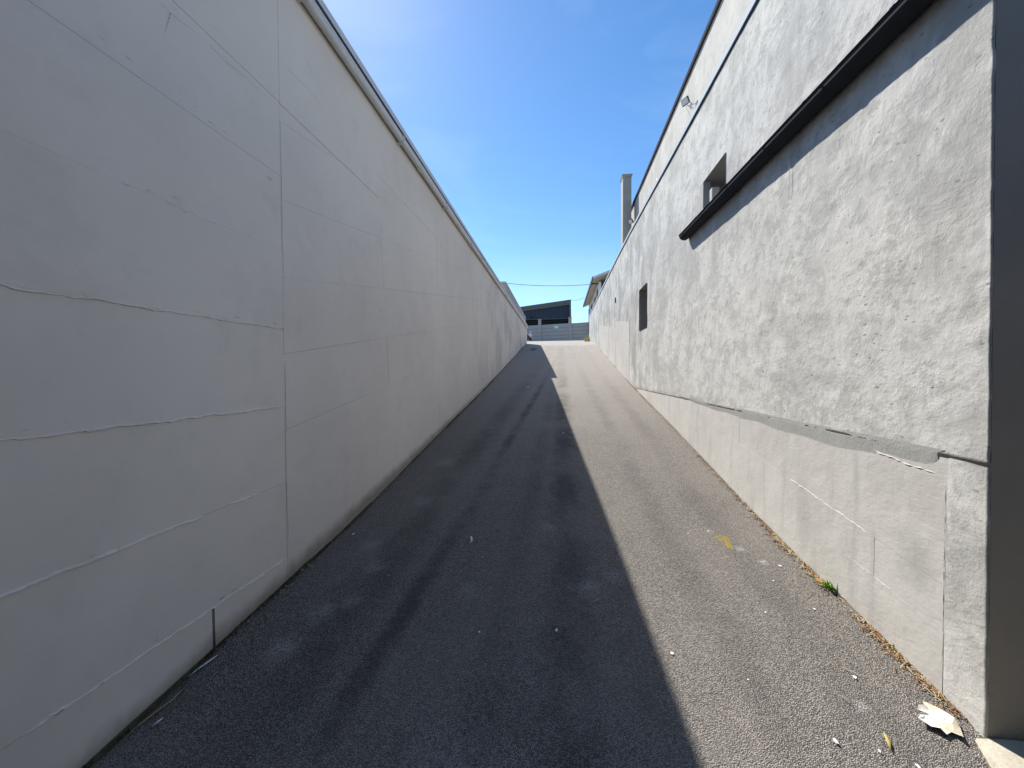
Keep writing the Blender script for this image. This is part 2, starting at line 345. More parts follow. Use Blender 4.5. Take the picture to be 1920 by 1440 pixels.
zt = lambda y: 4.23-.0168*y               # outer top edge of the left wall
zb = lambda y: 4.01-.0148*y               # underside of its edge band
LW = Thing('retaining_wall', (-1.9, 8, g(8)), 'long shaded grey painted concrete wall along the left of the ramp', 'wall')
core = MB().hexa([(-8, -2.6, -.3), (-1.728, -2.6, -.3), (-1.728, 19.08, -.3), (-8, 19.08, -.3), (-8, -2.6, 4.2), (-1.728, -2.6, zb(-2.6)+.1), (-1.728, 19.08, zb(19)+.1), (-8, 19.08, 3.8)])
LW.part(core, 'wall_core', M['core'])
GAP = .0007
cols = [((-2.6, 0), (-2.6, 5)), ((-.35, 0), (-.35, 5)), ((2.165, 0), (2.205, 5)), ((3.76, 0), (3.32, 5)), ((5.24, 0), (5.16, 5)), ((7.3, 0), (7.3, 5)), ((9.4, 0), (9.4, 5)), ((11.6, 0), (11.6, 5)), ((14, 0), (14, 5)), ((16.5, 0), (16.5, 5)), ((19.1, 0), (19.1, 5))]
def lwpanel(poly):
    if len(poly) >= 3 and area(poly) > .004:
        xf = WL+random.uniform(-.0012, .0018)
        LW.part(MB().prism_x(poly, -1.735, xf), 'concrete_panel', M['left'])
for ci in range(len(cols)-1):
    A, B = cols[ci], cols[ci+1]
    y0, y1 = A[0][0]-.6, B[0][0]+.6
    full = [(y0, -1), (y1, -1), (y1, 6), (y0, 6)]
    def column(gap=GAP):
        p = hp(full, B[0], B[1], gap); return hp(p, A[1], A[0], gap)
    base = hp(column(), (y0, zb(y0)+.02), (y1, zb(y1)+.02), 0); base = clip(base, 1, 0, y1) if False else base
    top = lambda p: clip(p, .0148, 1, 4.03)       # z <= 4.03-.0148y
    c0 = top(column()); gb = min(g(y0), g(y1))-.12
    c0 = clip(c0, 0, -1, -gb)
    if ci < 2:
        rows = [-1, .408, .879, 1.354, 1.83, 2.304, 2.76, 3.205, 6]
        for a, b in zip(rows[:-1], rows[1:]):
            p = clip(clip(c0, 0, -1, -a-GAP), 0, 1, b-GAP)
            if ci == 1 and b == .408:                 # narrow open joint near the foot
                lwpanel(clip(p, 1, 0, 1.646)); lwpanel(clip(p, -1, 0, -1.660))
            else: lwpanel(p)
    else:
        lvl = 3.2 if ci == 2 else 3.41 if ci < 6 else 9
        sl = .163; k = lambda z0: z0-sl*2.185
        if lvl < 9: lwpanel(clip(c0, 0, -1, -lvl-GAP))
        low = clip(c0, 0, 1, lvl-GAP)
        z0s = [-9]+[.26+.472*i for i in range(-4, 12)]
        for a, b in zip(z0s[:-1], z0s[1:]):
            nrm = math.hypot(1, sl)
            p = clip(clip(low, sl, -1, -k(a)-GAP*nrm), -sl, 1, k(b)-GAP*nrm)
            lwpanel(p)
# raised, broken mortar fins left by the shuttering joints
def fin(wall, pts, x0, sgn, hmax, keep, seed, mat, wid=.006):
    rs = random.Random(seed); mb = MB(); P = []
    L = sum(math.dist(pts[i], pts[i+1]) for i in range(len(pts)-1)); n = max(6, int(L/.018)); ph = rs.uniform(0, 9)
    on = True; run = 0; seg = []
    for i in range(n+1):
        t = i/n*(len(pts)-1); j = min(int(t), len(pts)-2); u = t-j
        y = pts[j][0]+u*(pts[j+1][0]-pts[j][0]); z = pts[j][1]+u*(pts[j+1][1]-pts[j][1])
        z += .0024*math.sin(i*.31+ph)+.0016*math.sin(i*.83+ph*2)+rs.uniform(-.0016, .0016)
        if run <= 0: on = rs.random() < keep; run = rs.randint(5, 26)
        run -= 1
        if on: seg.append((y, z, hmax*rs.uniform(.2, 1.15), wid*rs.uniform(.4, 1.35)))
        if (not on or i == n) and len(seg) > 2:
            vs = []; m = len(seg)
            for q, (yy, zz, h, ww) in enumerate(seg):
                e = min(1, q/2, (m-1-q)/2); h *= e; ww *= .4+.6*e
                vs += [(x0-sgn*.002, yy, zz+ww), (x0+sgn*(h*.55+.0005), yy, zz-ww*.55), (x0-sgn*.002, yy, zz-ww)]
            fs = []
            for q in range(m-1): fs += [(3*q, 3*q+3, 3*q+4, 3*q+1), (3*q+1, 3*q+4, 3*q+5, 3*q+2)]
            mb.add(vs, fs); seg = []
        elif not on: seg = []
    if mb.f: wall.part(mb, 'joint_fin', mat)['kind'] = 'stuff'
for i, (z, h, kp) in enumerate(((.408, .006, .9), (.879, .008, .85), (1.354, .010, .95), (1.83, .009, .92), (2.304, .004, .5), (2.76, .003, .35))):
    fin(LW, [(-.3, z), (2.16, z)], WL, 1, h*1.25, kp, 40+i, M['left'], .0075)
for i in range(6):
    z0 = .26+.472*i; fin(LW, [(2.22, z0+.163*.035), (5.1, z0+.163*2.915)], WL, 1, .004, .45, 60+i, M['left'], .004)
fin(LW, [(2.178, .5), (2.195, 3.1)], WL, 1, .004, .8, 77, M['left'], .006)
# hairline cracks in the upper coat
for line in (
    [(1.467, 3.179), (1.488, 3.143), (1.528, 3.138), (1.581, 3.143), (1.664, 3.159)] ,
    [(1.528, 3.138), (1.52, 3.094), (1.502, 3.029)] ,
    [(1.719, 3.158), (1.818, 3.149), (1.936, 3.165), (2.077, 3.163)] ,
    [(1.818, 3.149), (1.843, 3.114)] ,
    [(2.275, 3.466), (2.454, 3.48), (2.648, 3.467)] ,):
    rs = random.Random(line[0][0]); pts = []
    for (ya, za), (yb, zb_) in zip(line[:-1], line[1:]):
        for q in range(5): pts.append((ya+(yb-ya)*q/5+rs.uniform(-.002, .002), za+(zb_-za)*q/5+rs.uniform(-.002, .002)))
    pts.append(line[-1]); mb = MB(); n_ = len(pts)
    for i, (y_, z_) in enumerate(pts): mb.v += [(WL+.0022, y_-.0007*(1-i/n_*.7), z_+.0007*(1-i/n_*.7)), (WL+.0022, y_+.0007*(1-i/n_*.7), z_-.0007*(1-i/n_*.7))]
    mb.f = [(2*i, 2*i+1, 2*i+3, 2*i+2) for i in range(n_-1)]; LW.part(mb, 'hairline_crack', M['moss'])
# edge of the roof: band, flashing, conduits
n = 12; yy = np.linspace(-2.6, 19.08, n)
def strip(xo, xi, f0, f1, y=yy):
    mb = MB()
    for a, b in zip(y[:-1], y[1:]):
        mb.hexa([(xi, a, f0(a)), (xo, a, f0(a)), (xo, b, f0(b)), (xi, b, f0(b)), (xi, a, f1(a)), (xo, a, f1(a)), (xo, b, f1(b)), (xi, b, f1(b))])
    return mb
LW.part(strip(-1.692, -2.1, lambda y: zb(y)+.021, lambda y: zt(y)-.07), 'edge_band', M['band'])
fl = LW.part(strip(-1.664, -1.9, lambda y: zt(y)-.055, lambda y: zt(y)), 'roof_flashing', M['zinc'])
LW.part(strip(-1.670, -1.668, lambda y: zt(y)-.085, lambda y: zt(y)-.0551), 'drip_edge', M['flash_dark'], fl)
LW.part(strip(-1.9, -8, lambda y: 3.8, lambda y: zt(y)-.02), 'roof_slab', M['band'])
def along(x, f, step=.9, sway=.004, seed=1):
    rs = random.Random(seed); return [(x+rs.uniform(-sway, sway)*.5, y, f(y)+rs.uniform(-sway, sway)) for y in np.arange(-2.6, 19.1, step)]
pc = LW.part(MB().tube(along(-1.658, lambda y: zb(y)+.035, seed=2), .030, 10), 'conduit_pipe', M['conduit'], smooth=True)
LW.part(MB().tube(along(-1.672, lambda y: zb(y)+.105, seed=3), .017, 8), 'conduit_pipe', M['conduit'], smooth=True)
for y in np.arange(.8, 19, 1.55):
    LW.part(MB().box(-1.70, -1.622, y, y+.03, zb(y)-.004, zb(y)+.074), 'pipe_clamp', M['zinc'], pc)
for y in (4.4, 7.9, 11.4):
    LW.part(MB().tube([(-1.658, y, zb(y)+.035), (-1.658, y+.12, zb(y)+.035)], .037, 10), 'pipe_sleeve', M['conduit'], pc, smooth=True)
pt = lambda y: 4.45-.0232*(y-12.15)
PW = Thing('parapet_wall', (-1.85, 15, 4.0), 'low grey parapet standing on the far end of the left wall', 'parapet')
PW.part(strip(-1.752, -1.97, lambda y: zt(y)-.01, lambda y: pt(y)-.03, np.linspace(12.2, 19.06, 4)), 'parapet_body', M['band'])
PW.part(strip(-1.742, -1.98, lambda y: pt(y)-.0299, lambda y: pt(y), np.linspace(12.15, 19.08, 4)), 'parapet_cap', M['zinc'])

# ================================================================ right building
RB = Thing('plastered_building', (1.9, 10, g(10)), 'sunlit rough grey plastered building along the right of the ramp', 'building')
zc = lambda y: float(np.interp(y, [1.5, 4.5, 10, 22], [4.40, 4.485, 4.68, 4.68]))   # underside of the coping
WIN = (7.27, 7.95, 2.37, 3.165); NIC = (3.90, 4.56, 3.21, 3.605)
yl = 1.585*1.0065**np.arange(0, 420); yl = yl[yl < 22.0]; yl[-1] = 22.0
for q in (WIN[0], WIN[1], NIC[0], NIC[1]): yl[np.argmin(abs(yl-q))] = q
zl = np.arange(1.2, 4.365, .018)
for q in (WIN[2], WIN[3], NIC[2], NIC[3]): zl[np.argmin(abs(zl-q))] = q
zl[-1] = 4.38
YY, ZZ = np.meshgrid(yl, zl, indexing='ij')
D = .0026*vnoise(YY, ZZ, 4, 4, 21, 4)+.0035*vnoise(YY, ZZ, .8, 1.0, 31, 3)+.0018*vnoise(YY, ZZ, 12, 12, 41, 3)
D += .002*np.clip((ZZ-3.198)/.03, 0, 1)                     # upper coat overlaps the lower one
D += .006*np.exp(-((ZZ-2.02-.06*np.sin(YY*1.3)-.10*vnoise(YY, ZZ, 1.5, 1, 57, 3))/.035)**2)*np.clip(vnoise(YY, ZZ, 4, 8, 51, 3)*1.6-.1, 0, 1)*np.clip((5-YY)/2, 0, 1)   # overlap ridge of two plaster lifts
D *= np.clip((YY-1.585)/.02, .4, 1)
XX = 1.5435-D
lean = np.clip(1-(YY-1.585)/.5, 0, 1)*.0165*(ZZ-.2)+np.clip(1-(YY-1.585)/.03, 0, 1)*.005*vnoise(YY, ZZ, 1, 22, 61, 3)
XX += .0068*np.clip(1-(ZZ-1.2)/.06, 0, 1)*np.clip((YY-4.0)/.8, 0, 1)
# top row follows the coping
top = np.array([zc(y) for y in yl])[:, None]; ZT = np.where(ZZ > 3.7, 3.7+(ZZ-3.7)*(top+.02-3.7)/(4.38-3.7), ZZ)
YL = YY+lean
mb = MB(); mb.v = np.stack([XX, YL, ZT], -1).reshape(-1, 3).tolist(); nz = len(zl)
for j in range(len(yl)-1):
    ym = (yl[j]+yl[j+1])/2
    for i in range(nz-1):
        zm = (zl[i]+zl[i+1])/2
        if (WIN[0] < ym < WIN[1] and WIN[2] < zm < WIN[3]) or (NIC[0] < ym < NIC[1] and NIC[2] < zm < NIC[3]): continue
        mb.f.append((j*nz+i, j*nz+i+1, (j+1)*nz+i+1, (j+1)*nz+i))
o = len(mb.v)                                                # end skirt at the corner and lip under the coat
mb.v += [(1.556, mb.v[i][1]+.007, mb.v[i][2]) for i in range(nz)]; mb.f += [(i, o+i, o+i+1, i+1) for i in range(nz-1)]
o = len(mb.v); mb.v += [(1.556, mb.v[j*nz][1]+.002, 1.2) for j in range(len(yl))]; mb.f += [(j*nz, (j+1)*nz, o+j+1, o+j) for j in range(len(yl)-1)]
pl = RB.part(mb, 'plaster_coat', M['plaster'], smooth=True)
# corner strip of plaster below the coat line
yl2 = np.linspace(1.585, 1.765, 12); zl2 = np.arange(-.05, 1.216, .018); Y2, Z2 = np.meshgrid(yl2, zl2, indexing='ij')
X2 = 1.5475-.0022*vnoise(Y2, Z2, 9, 6, 71, 4)-.0015*vnoise(Y2, Z2, 4, 30, 72, 2); Y2 = Y2+np.clip(1-(Y2-1.585)/.5, 0, 1)*.0165*(Z2-.2)+np.clip(1-(Y2-1.585)/.03, 0, 1)*.004*vnoise(Y2, Z2, 1, 25, 62, 3)
X2[-1, :] = 1.5515; X2[-2, :] = 1.5495
mb = MB(); mb.v = np.stack([X2, Y2, Z2], -1).reshape(-1, 3).tolist(); nz = len(zl2)
mb.f = [(j*nz+i, j*nz+i+1, (j+1)*nz+i+1, (j+1)*nz+i) for j in range(11) for i in range(nz-1)]
o = len(mb.v); mb.v += [(1.556, mb.v[i][1]+.006, mb.v[i][2]) for i in range(nz)]; mb.f += [(i, o+i, o+i+1, i+1) for i in range(nz-1)]
RB.part(mb, 'corner_strip', M['plaster'], smooth=True)
# smooth concrete panels of the foot, seams following the slope
ccol = [1.757, 2.115, 3.6, 5.25, 7.1, 9.2]
for a, b in zip(ccol[:-1], ccol[1:]):
    fullp = [(a+.0004, g(a)-.15), (b-.0004, g(a)-.15), (b-.0004, 1.215), (a+.0004, 1.215)]
    lines = [(-9, 0), (.255, .125), (.425, .137), (9, 0)]
    for (c0, s0), (c1, s1) in zip(lines[:-1], lines[1:]):
        p = clip(clip(fullp, s0, -1, -c0-.0008), -s1, 1, c1-.0008)
        if len(p) >= 3 and area(p) > .003: RB.part(MB().prism_x(p, 1.60, 1.55+random.uniform(-.0012, .0012)), 'concrete_panel', M['conc'])
fin(RB, [(2.16, .425+.137*2.16), (3.55, .425+.137*3.55)], 1.55, -1, .007, .85, 5, M['conc'], .005)
fin(RB, [(2.0, .255+.125*2.0), (2.6, .255+.125*2.6)], 1.55, -1, .004, .7, 6, M['conc'], .004)
fin(RB, [(1.79, 1.118), (2.15, 1.152)], 1.55, -1, .008, .95, 8, M['conc'], .006)
fin(RB, [(1.760, .3), (1.764, 1.1)], 1.55, -1, .003, .6, 9, M['conc'], .003)
# flush panels exposed farther up the ramp
for (a, b) in ((9.1, 11.33), (11.36, 13.1), (13.13, 16.1)):
    k = lambda y, z: z+.137*(y-9.08)
    for z0, z1 in ((.9, 1.765), (1.768, 2.226), (2.229, 2.70)):
        if a > 11 and z1 > 2.6: z1 = 2.5
        RB.part(MB().prism_x([(a, k(a, z0)), (b, k(b, z0)), (b, k(b, z1)), (a, k(a, z1))], 1.56, 1.5400+random.uniform(-.0015, .0015)), 'concrete_panel', M['conc'])
# repair strip
mb = MB(); n = 110; ysr = np.linspace(1.765, 5.3, n); rs = random.Random(4)
for i, y in enumerate(ysr):
    f = min(1, max(0, (5.3-y)/1.6))*min(1, .35+(y-1.765)/.12); zt_ = 1.222+.003*math.sin(y*4); zb_ = 1.215-.082*f-.012*math.sin(y*3.1)*f-.006*math.sin(y*11)*f-rs.uniform(0, .0012); e = .03 if i == 0 else 0
    zb_ += .03 if i == 0 else 0
    mb.v += [(1.5425, y, zt_), (1.544+rs.uniform(-.0004, .0004), y, zt_*.7+zb_*.3), (1.5506, y+e, zb_), (1.56, y+e, zb_-.002)]
mb.f = [(4*i+k, 4*i+k+1, 4*i+k+5, 4*i+k+4) for i in range(n-1) for k in range(3)]+[(0, 3, 2, 1)]
RB.part(mb, 'repair_strip', M['mortar'])
# front return of the wall, its shade partly put into a darker grey
fy = lambda z: 1.588+.0165*(z-.2)
RB.part(MB().hexa([(1.553, fy(-.2), -.2), (6, fy(-.2), -.2), (6, 1.9, -.2), (1.58, 1.9, -.2), (1.553, fy(4.4), 4.39), (6, fy(4.4), 4.39), (6, 1.9, 4.39), (1.58, 1.9, 4.39)]), 'front_return', M['shade_grey'])
RB.part(MB().box(1.95, 10, 1.92, 21.9, -.2, 4.3), 'wall_core', M['core'])
RB.part(MB().box(1.56, 10, 21.94, 22.0, 2, 4.66), 'end_wall', M['plaster'])
# openings
def reveal(o, d, name, mat=M['shade_grey']):
    y0, y1, z0, z1 = o; m = MB()
    m.add([(1.532, y0, z0), (1.532, y1, z0), (1.532, y1, z1), (1.532, y0, z1), (1.532+d, y0, z0), (1.532+d, y1, z0), (1.532+d, y1, z1), (1.532+d, y0, z1)],
          [(0, 4, 5, 1), (1, 5, 6, 2), (2, 6, 7, 3), (3, 7, 4, 0)])
    return RB.part(m, name, mat)
r = reveal(WIN, .34, 'window_reveal')  # shade inside the window opening painted in by the darker grey
RB.part(MB().box(1.84, 1.87, WIN[0], WIN[1], WIN[2], WIN[3]), 'window_pane', M['glass'], r)
mb = MB()
for (a, b, c, d) in ((WIN[0], WIN[0]+.05, WIN[2], WIN[3]), (WIN[1]-.05, WIN[1], WIN[2], WIN[3]), (WIN[0]+.05, WIN[1]-.05, WIN[2], WIN[2]+.05), (WIN[0]+.05, WIN[1]-.05, WIN[3]-.05, WIN[3])): mb.box(1.80, 1.839, a, b, c, d)
RB.part(mb, 'window_frame', M['gutter'], r)
r = reveal(NIC, .30, 'niche_reveal', M['mortar'])
RB.part(MB().box(1.80, 1.85, NIC[0], NIC[1], NIC[2], NIC[3]), 'niche_back', M['mortar'], r)
RB.part(MB().box(1.525, 1.60, NIC[1]-.11, NIC[1]+.0, NIC[2], NIC[3]-.004), 'niche_jamb', M['mortar'], r)
RB.part(MB().box(1.50, 1.57, 4.13, 4.20, 3.215, 3.395), 'bracket_block', M['conc'], r, bevel=.006)
# gutter
gz = lambda y: 3.055+.030*y
prof = [(1.545, .012), (1.545, 0), (1.540, -.035), (1.524, -.066), (1.500, -.080), (1.472, -.078), (1.447, -.060), (1.432, -.030), (1.428, 0), (1.420, .012)]
prof = [(x, z*.68) for x, z in prof]
prof_in = [(x+(.004 if i > 4 else -.004), z+.004) for i, (x, z) in enumerate(prof)]
ring = prof+prof_in[::-1]; gy = np.linspace(1.60, 4.97, 9); mb = MB(); k = len(ring)
for y in gy: mb.v += [(x, y, gz(y)+z) for x, z in ring]
for j in range(len(gy)-1): mb.f += [(j*k+i, j*k+(i+1) % k, (j+1)*k+(i+1) % k, (j+1)*k+i) for i in range(k)]
gu = RB.part(mb, 'rain_gutter', M['gutter'], smooth=False)
for y in (1.60, 4.966):
    mb = MB(); pr = [(x, gz(y)+z) for x, z in prof]; mb.prism_y(pr, y, y+.006); RB.part(mb, 'gutter_end_cap', M['gutter'], gu)
RB.part(MB().hexa([(1.49, 1.6, gz(1.6)+.012), (1.545, 1.6, gz(1.6)+.012), (1.545, 4.96, gz(4.96)+.012), (1.49, 4.96, gz(4.96)+.012), (1.49, 1.6, gz(1.6)+.016), (1.545, 1.6, gz(1.6)+.03), (1.545, 4.96, gz(4.96)+.03), (1.49, 4.96, gz(4.96)+.016)]), 'gutter_apron', M['gutter'], gu)
for y in np.arange(1.75, 4.9, .62):
    pin_ = [(x+(.0025 if i < 2 else 0)+(x-1.486)*.035, gz(y)+z-.0025) for i, (x, z) in enumerate(prof)]; mbk = MB()
    for i in range(len(prof)-1):
        (xa, za), (xb, zb2) = pin_[i], pin_[i+1]; mbk.add([(xa, y, za), (xb, y, zb2), (xb, y+.028, zb2), (xa, y+.028, za)], [(0, 1, 2, 3)])
    RB.part(mbk, 'gutter_bracket', M['gutter'], gu)
for y in np.arange(1.9, 4.9, .62): RB.part(MB().box(1.424, 1.545, y, y+.025, gz(y)+.0135, gz(y)+.0165), 'gutter_strap', M['gutter'], gu)
RB.part(MB().tube([(1.531, 2.86, gz(2.86)-.07), (1.5305, 2.86, 2.80), (1.531, 2.865, 2.72)], .0016, 5), 'thin_wire', M['zinc'], gu)
# coping of the terrace
yc = np.linspace(1.56, 22.02, 12)
cp = RB.part(strip(1.522, 1.62, lambda y: zc(y)+.012, lambda y: zc(y)+.066, yc), 'coping_flashing', M['flash'])
RB.part(strip(1.534, 1.62, lambda y: zc(y)-.004, lambda y: zc(y)+.0119, yc), 'painted_shadow_line', M['flash_dark'], cp)  # dark strip paints in the shadow line under the flashing
RB.part(strip(1.621, 10, lambda y: 4.30, lambda y: zc(y)+.09, yc), 'terrace_slab', M['core'])
# upper storey
mb = MB().box(2.20, 10, 1.6, 13.0, 4.4, 6.64)
up = RB.part(mb, 'upper_wall', M['plaster_up'])
RB.part(MB().box(2.165, 10, 1.55, 13.03, 6.641, 6.715), 'upper_coping', M['flash_dark'], up)
ch = RB.part(MB().box(1.835, 2.085, 12.0, 12.36, 4.5, 7.36), 'chimney', M['chim'], bevel=.012)
RB.part(MB().hexa([(1.832, 11.997, 7.361), (2.088, 11.997, 7.361), (2.088, 12.363, 7.361), (1.832, 12.363, 7.361), (1.80, 11.96, 7.44), (2.12, 11.96, 7.44), (2.12, 12.40, 7.44), (1.80, 12.40, 7.44)]), 'chimney_cap', M['chim'], ch)
# small hole far along, dark
RB.part(MB().prism_x([(11.27, 3.55), (11.40, 3.54), (11.41, 3.66), (11.33, 3.68)], 1.56, 1.5205), 'bolt_hole', M['black'])

# unseen garage, inferred from the dim foreground, added to block sky behind the viewer
GA = Thing('unseen_garage', (3, -7, 0), 'unseen covered garage added behind the viewpoint to block sky light', 'garage')
GA.part(MB().box(-1.72, 9, -13, -.7, 2.95, 3.35), 'ceiling_slab', M['core'])
GA.part(MB().box(-1.72, 9, -13.3, -13.001, -.1, 3.35), 'back_wall', M['core'])
GA.part(MB().box(9.001, 9.3, -13.3, -.7, -.1, 3.35), 'side_wall', M['core'])
GA.part(MB().box(-2.0, -1.721, -13.3, -2.61, -.1, 3.35), 'side_wall', M['core'])
for yq in (-1.3, -7): GA.part(MB().box(2.6, 2.95, yq-.18, yq+.18, -.1, 2.949), 'column', M['core'])

# cement apron at the corner
mb = MB(); outl = [(1.505, 1.578), (1.60, 1.585), (3.6, 1.58), (3.6, -1.0), (1.62, -1.0), (1.40, .95), (1.435, 1.30), (1.462, 1.47)]
mb.v = [(x, y, g(y)+.012) for x, y in outl]+[(x-.01, y-.0, g(y)-.05) for x, y in outl]; n = len(outl)
mb.f = [tuple(range(n))[::-1]]+[(i, (i+1) % n, (i+1) % n+n, i+n) for i in range(n)]
structure(mb.build('cement_apron', M['slab']))

# ================================================================ floodlights on the upper wall
def floodlight(y, z, s, label, yaw=-.5):
    t = Thing('floodlight', (2.2, y, z), label, 'floodlight', 'floodlights on the upper wall')
    def tr(m):
        c, sn = math.cos(yaw), math.sin(yaw)
        m.v = [(2.2-s*(x*c-yv*sn), y+s*(x*sn+yv*c), z+s*zv) for x, yv, zv in m.v]; return m
    t.part(tr(MB().box(0, .02, -.07, .07, -.1, .1)), 'mounting_plate', M['zinc'])
    for q in (-.085, .085): t.part(tr(MB().tube([(.02, q*.7, 0), (.16, q, .04), (.30, q*1.2, .09)], .010, 6)), 'bracket_arm', M['gutter'])
    tl = .5; ax = lambda u, v, w_: (.34+u*math.cos(tl)+w_*math.sin(tl), v, .08-u*math.sin(tl)+w_*math.cos(tl))
    bx = lambda u0, u1, v, w0, w1: [ax(u0, -v, w0), ax(u1, -v, w0), ax(u1, v, w0), ax(u0, v, w0), ax(u0, -v*.97, w1), ax(u1, -v*.97, w1), ax(u1, v*.97, w1), ax(u0, v*.97, w1)]
    h = t.part(tr(MB().hexa(bx(-.04, .04, .17, -.13, .13))), 'lamp_housing', M['roofgrey'], bevel=.008)
    t.part(tr(MB().hexa(bx(.041, .048, .145, -.105, .105))), 'lamp_lens', M['lens'], h); h2 = t.e.children
    t.part(tr(MB().tube([(.33, 0, -.06), (.25, .02, -.2), (.1, .04, -.26), (.02, .05, -.34), (.02, .05, -.75)], .008, 6)), 'power_cable', M['conduit'])
    t.part(tr(MB().box(.0, .05, .0, .1, -.86, -.75)), 'junction_box', M['zinc'])
    for hh in (c for c in t.e.children if c.name.startswith('lamp_housing')): pass
    return t
floodlight(7.0, 6.06, .42, 'floodlight on bracket near the middle of the upper right wall', -.55)
floodlight(11.9, 5.95, .5, 'tiny floodlight on the upper right wall beside the chimney', -.4)
t = Thing('vent_pipe', (2.1, 8.9, 4.7), 'thin upright grey pipe standing on the terrace edge right of the chimney', 'pipe')
t.part(MB().tube([(2.1, 8.9, 4.65), (2.1, 8.9, 5.72)], .016, 8), 'pipe_shaft', M['zinc'], smooth=True)
t.part(MB().tube([(2.1, 8.9, 5.70), (2.1, 8.9, 5.78)], .024, 8), 'pipe_cap', M['zinc'], smooth=True)

# ================================================================ things beyond the ramp
fl_y = lambda x: 34.3-.3*x
FN = Thing('precast_fence', (0, fl_y(0), g(34)), 'grey precast concrete plank fence across the head of the ramp', 'fence')
px = [-10.0, -7.3, -4.62, -1.94, .755, 3.45, 6.15]
for i, x in enumerate(px):
    y = fl_y(x); top = 6.30 if i < 5 else 6.1
    p = FN.part(MB().box(x-.13, x+.13, y-.13, y+.13, g(34)-.05, top), 'post', M['fence'], bevel=.02)
    FN.part(MB().box(x-.15, x+.15, y-.15, y+.15, top+.001, top+.05), 'post_cap', M['fence'], p)
for a, b in zip(px[:-1], px[1:]):
    z = g(34)+.03; k = 0
    while z < 5.8:
        h = .325; ya, yb = fl_y(a)+.0, fl_y(b); o_ = .02
        pts = []
        for zz in (z, z+h-.003):
            tl = .055 if zz == z else -.015
            pts += [(a+.131, ya-.05-tl, zz), (b-.131, yb-.05-tl, zz), (b-.131, yb+.03, zz), (a+.131, ya+.03, zz)]
        FN.part(MB().hexa(pts), 'plank', M['fence']); z += h
t = Thing('small_sign', (-.44, fl_y(-.44)-.11, 5.52), 'small pale green and white plate near the top of the grey fence', 'sign')
t.part(MB().box(-.62, -.25, fl_y(-.44)-.17, fl_y(-.44)-.14, 5.42, 5.68), 'plate', M['glow'])
t.part(MB().tube([(-.52, fl_y(-.44)-.171, 5.55), (-.52, fl_y(-.44)-.19, 5.55)], .075, 10), 'white_disc', M['white'])
t.part(MB().box(-.37, -.29, fl_y(-.44)-.178, fl_y(-.44)-.1705, 5.5, 5.62), 'white_mark', M['white'])

# warehouse
WH = Thing('warehouse', (-4, 55, g(50)), 'dark navy corrugated warehouse with grey sloping roof edge behind the fence', 'warehouse')
rz = lambda x: 10.82+(x-1.25)*.1155           # roof line
mb = MB(); x = -16.0; i = 0; P = []
while x < .95: P.append((x, 50.0 if i % 4 < 2 else 49.93)); x += .085; i += 1
P.append((.98, 50)); vs = []
for (a, b) in P: vs += [(a, b, 8.45), (a, b, rz(a)-.62)]
mb.add(vs, [(2*i, 2*i+2, 2*i+3, 2*i+1) for i in range(len(P)-1)]); WH.part(mb, 'cladding', M['navy'])
WH.part(MB().hexa([(-16, 49.7, rz(-16)-.62), (1.22, 49.7, rz(1.22)-.62), (1.22, 50.2, rz(1.22)-.62), (-16, 50.2, rz(-16)-.62), (-16, 49.7, rz(-16)), (1.22, 49.7, rz(1.22)), (1.22, 50.2, rz(1.22)), (-16, 50.2, rz(-16))]), 'roof_fascia', M['roofgrey'])
WH.part(MB().hexa([(-16, 50.2, rz(-16)-.3), (1.22, 50.2, rz(1.22)-.3), (1.22, 72, rz(1.22)-.3), (-16, 72, rz(-16)-.3), (-16, 50.2, rz(-16)-.06), (1.22, 50.2, rz(1.22)-.06), (1.22, 72, rz(1.22)-.06), (-16, 72, rz(-16)-.06)]), 'roof', M['roofgrey'])
WH.part(MB().hexa([(.981, 49.75, 3.8), (1.36, 49.75, 3.8), (1.36, 50.15, 3.8), (.981, 50.15, 3.8), (.981, 49.75, rz(1)-.62), (1.215, 49.75, rz(1)-.62), (1.215, 50.15, rz(1)-.62), (.981, 50.15, rz(1)-.62)]), 'corner_post', M['roofgrey'])
WH.part(MB().box(1.10, 1.20, 50.2, 72, 3.8, rz(1)-.35), 'side_wall', M['navy'])
WH.part(MB().box(-16, .98, 50.4, 50.5, 3.8, 8.449), 'louver_back', M['black'])
WH.part(MB().box(-16, .98, 49.9, 50.08, 8.40, 8.47), 'sill_beam', M['roofgrey'])
for i in range(7):
    z = 8.12-i*.27; WH.part(MB().hexa([(-16, 49.95, z), (.98, 49.95, z), (.98, 50.2, z+.12), (-16, 50.2, z+.12), (-16, 49.95, z+.05), (.98, 49.95, z+.05), (.98, 50.2, z+.17), (-16, 50.2, z+.17)]), 'louver_slat', M['louver'])
WH.part(MB().box(-3.95, -3.78, 49.8, 49.93, 8.5, 8.85), 'wall_lamp', M['black'])

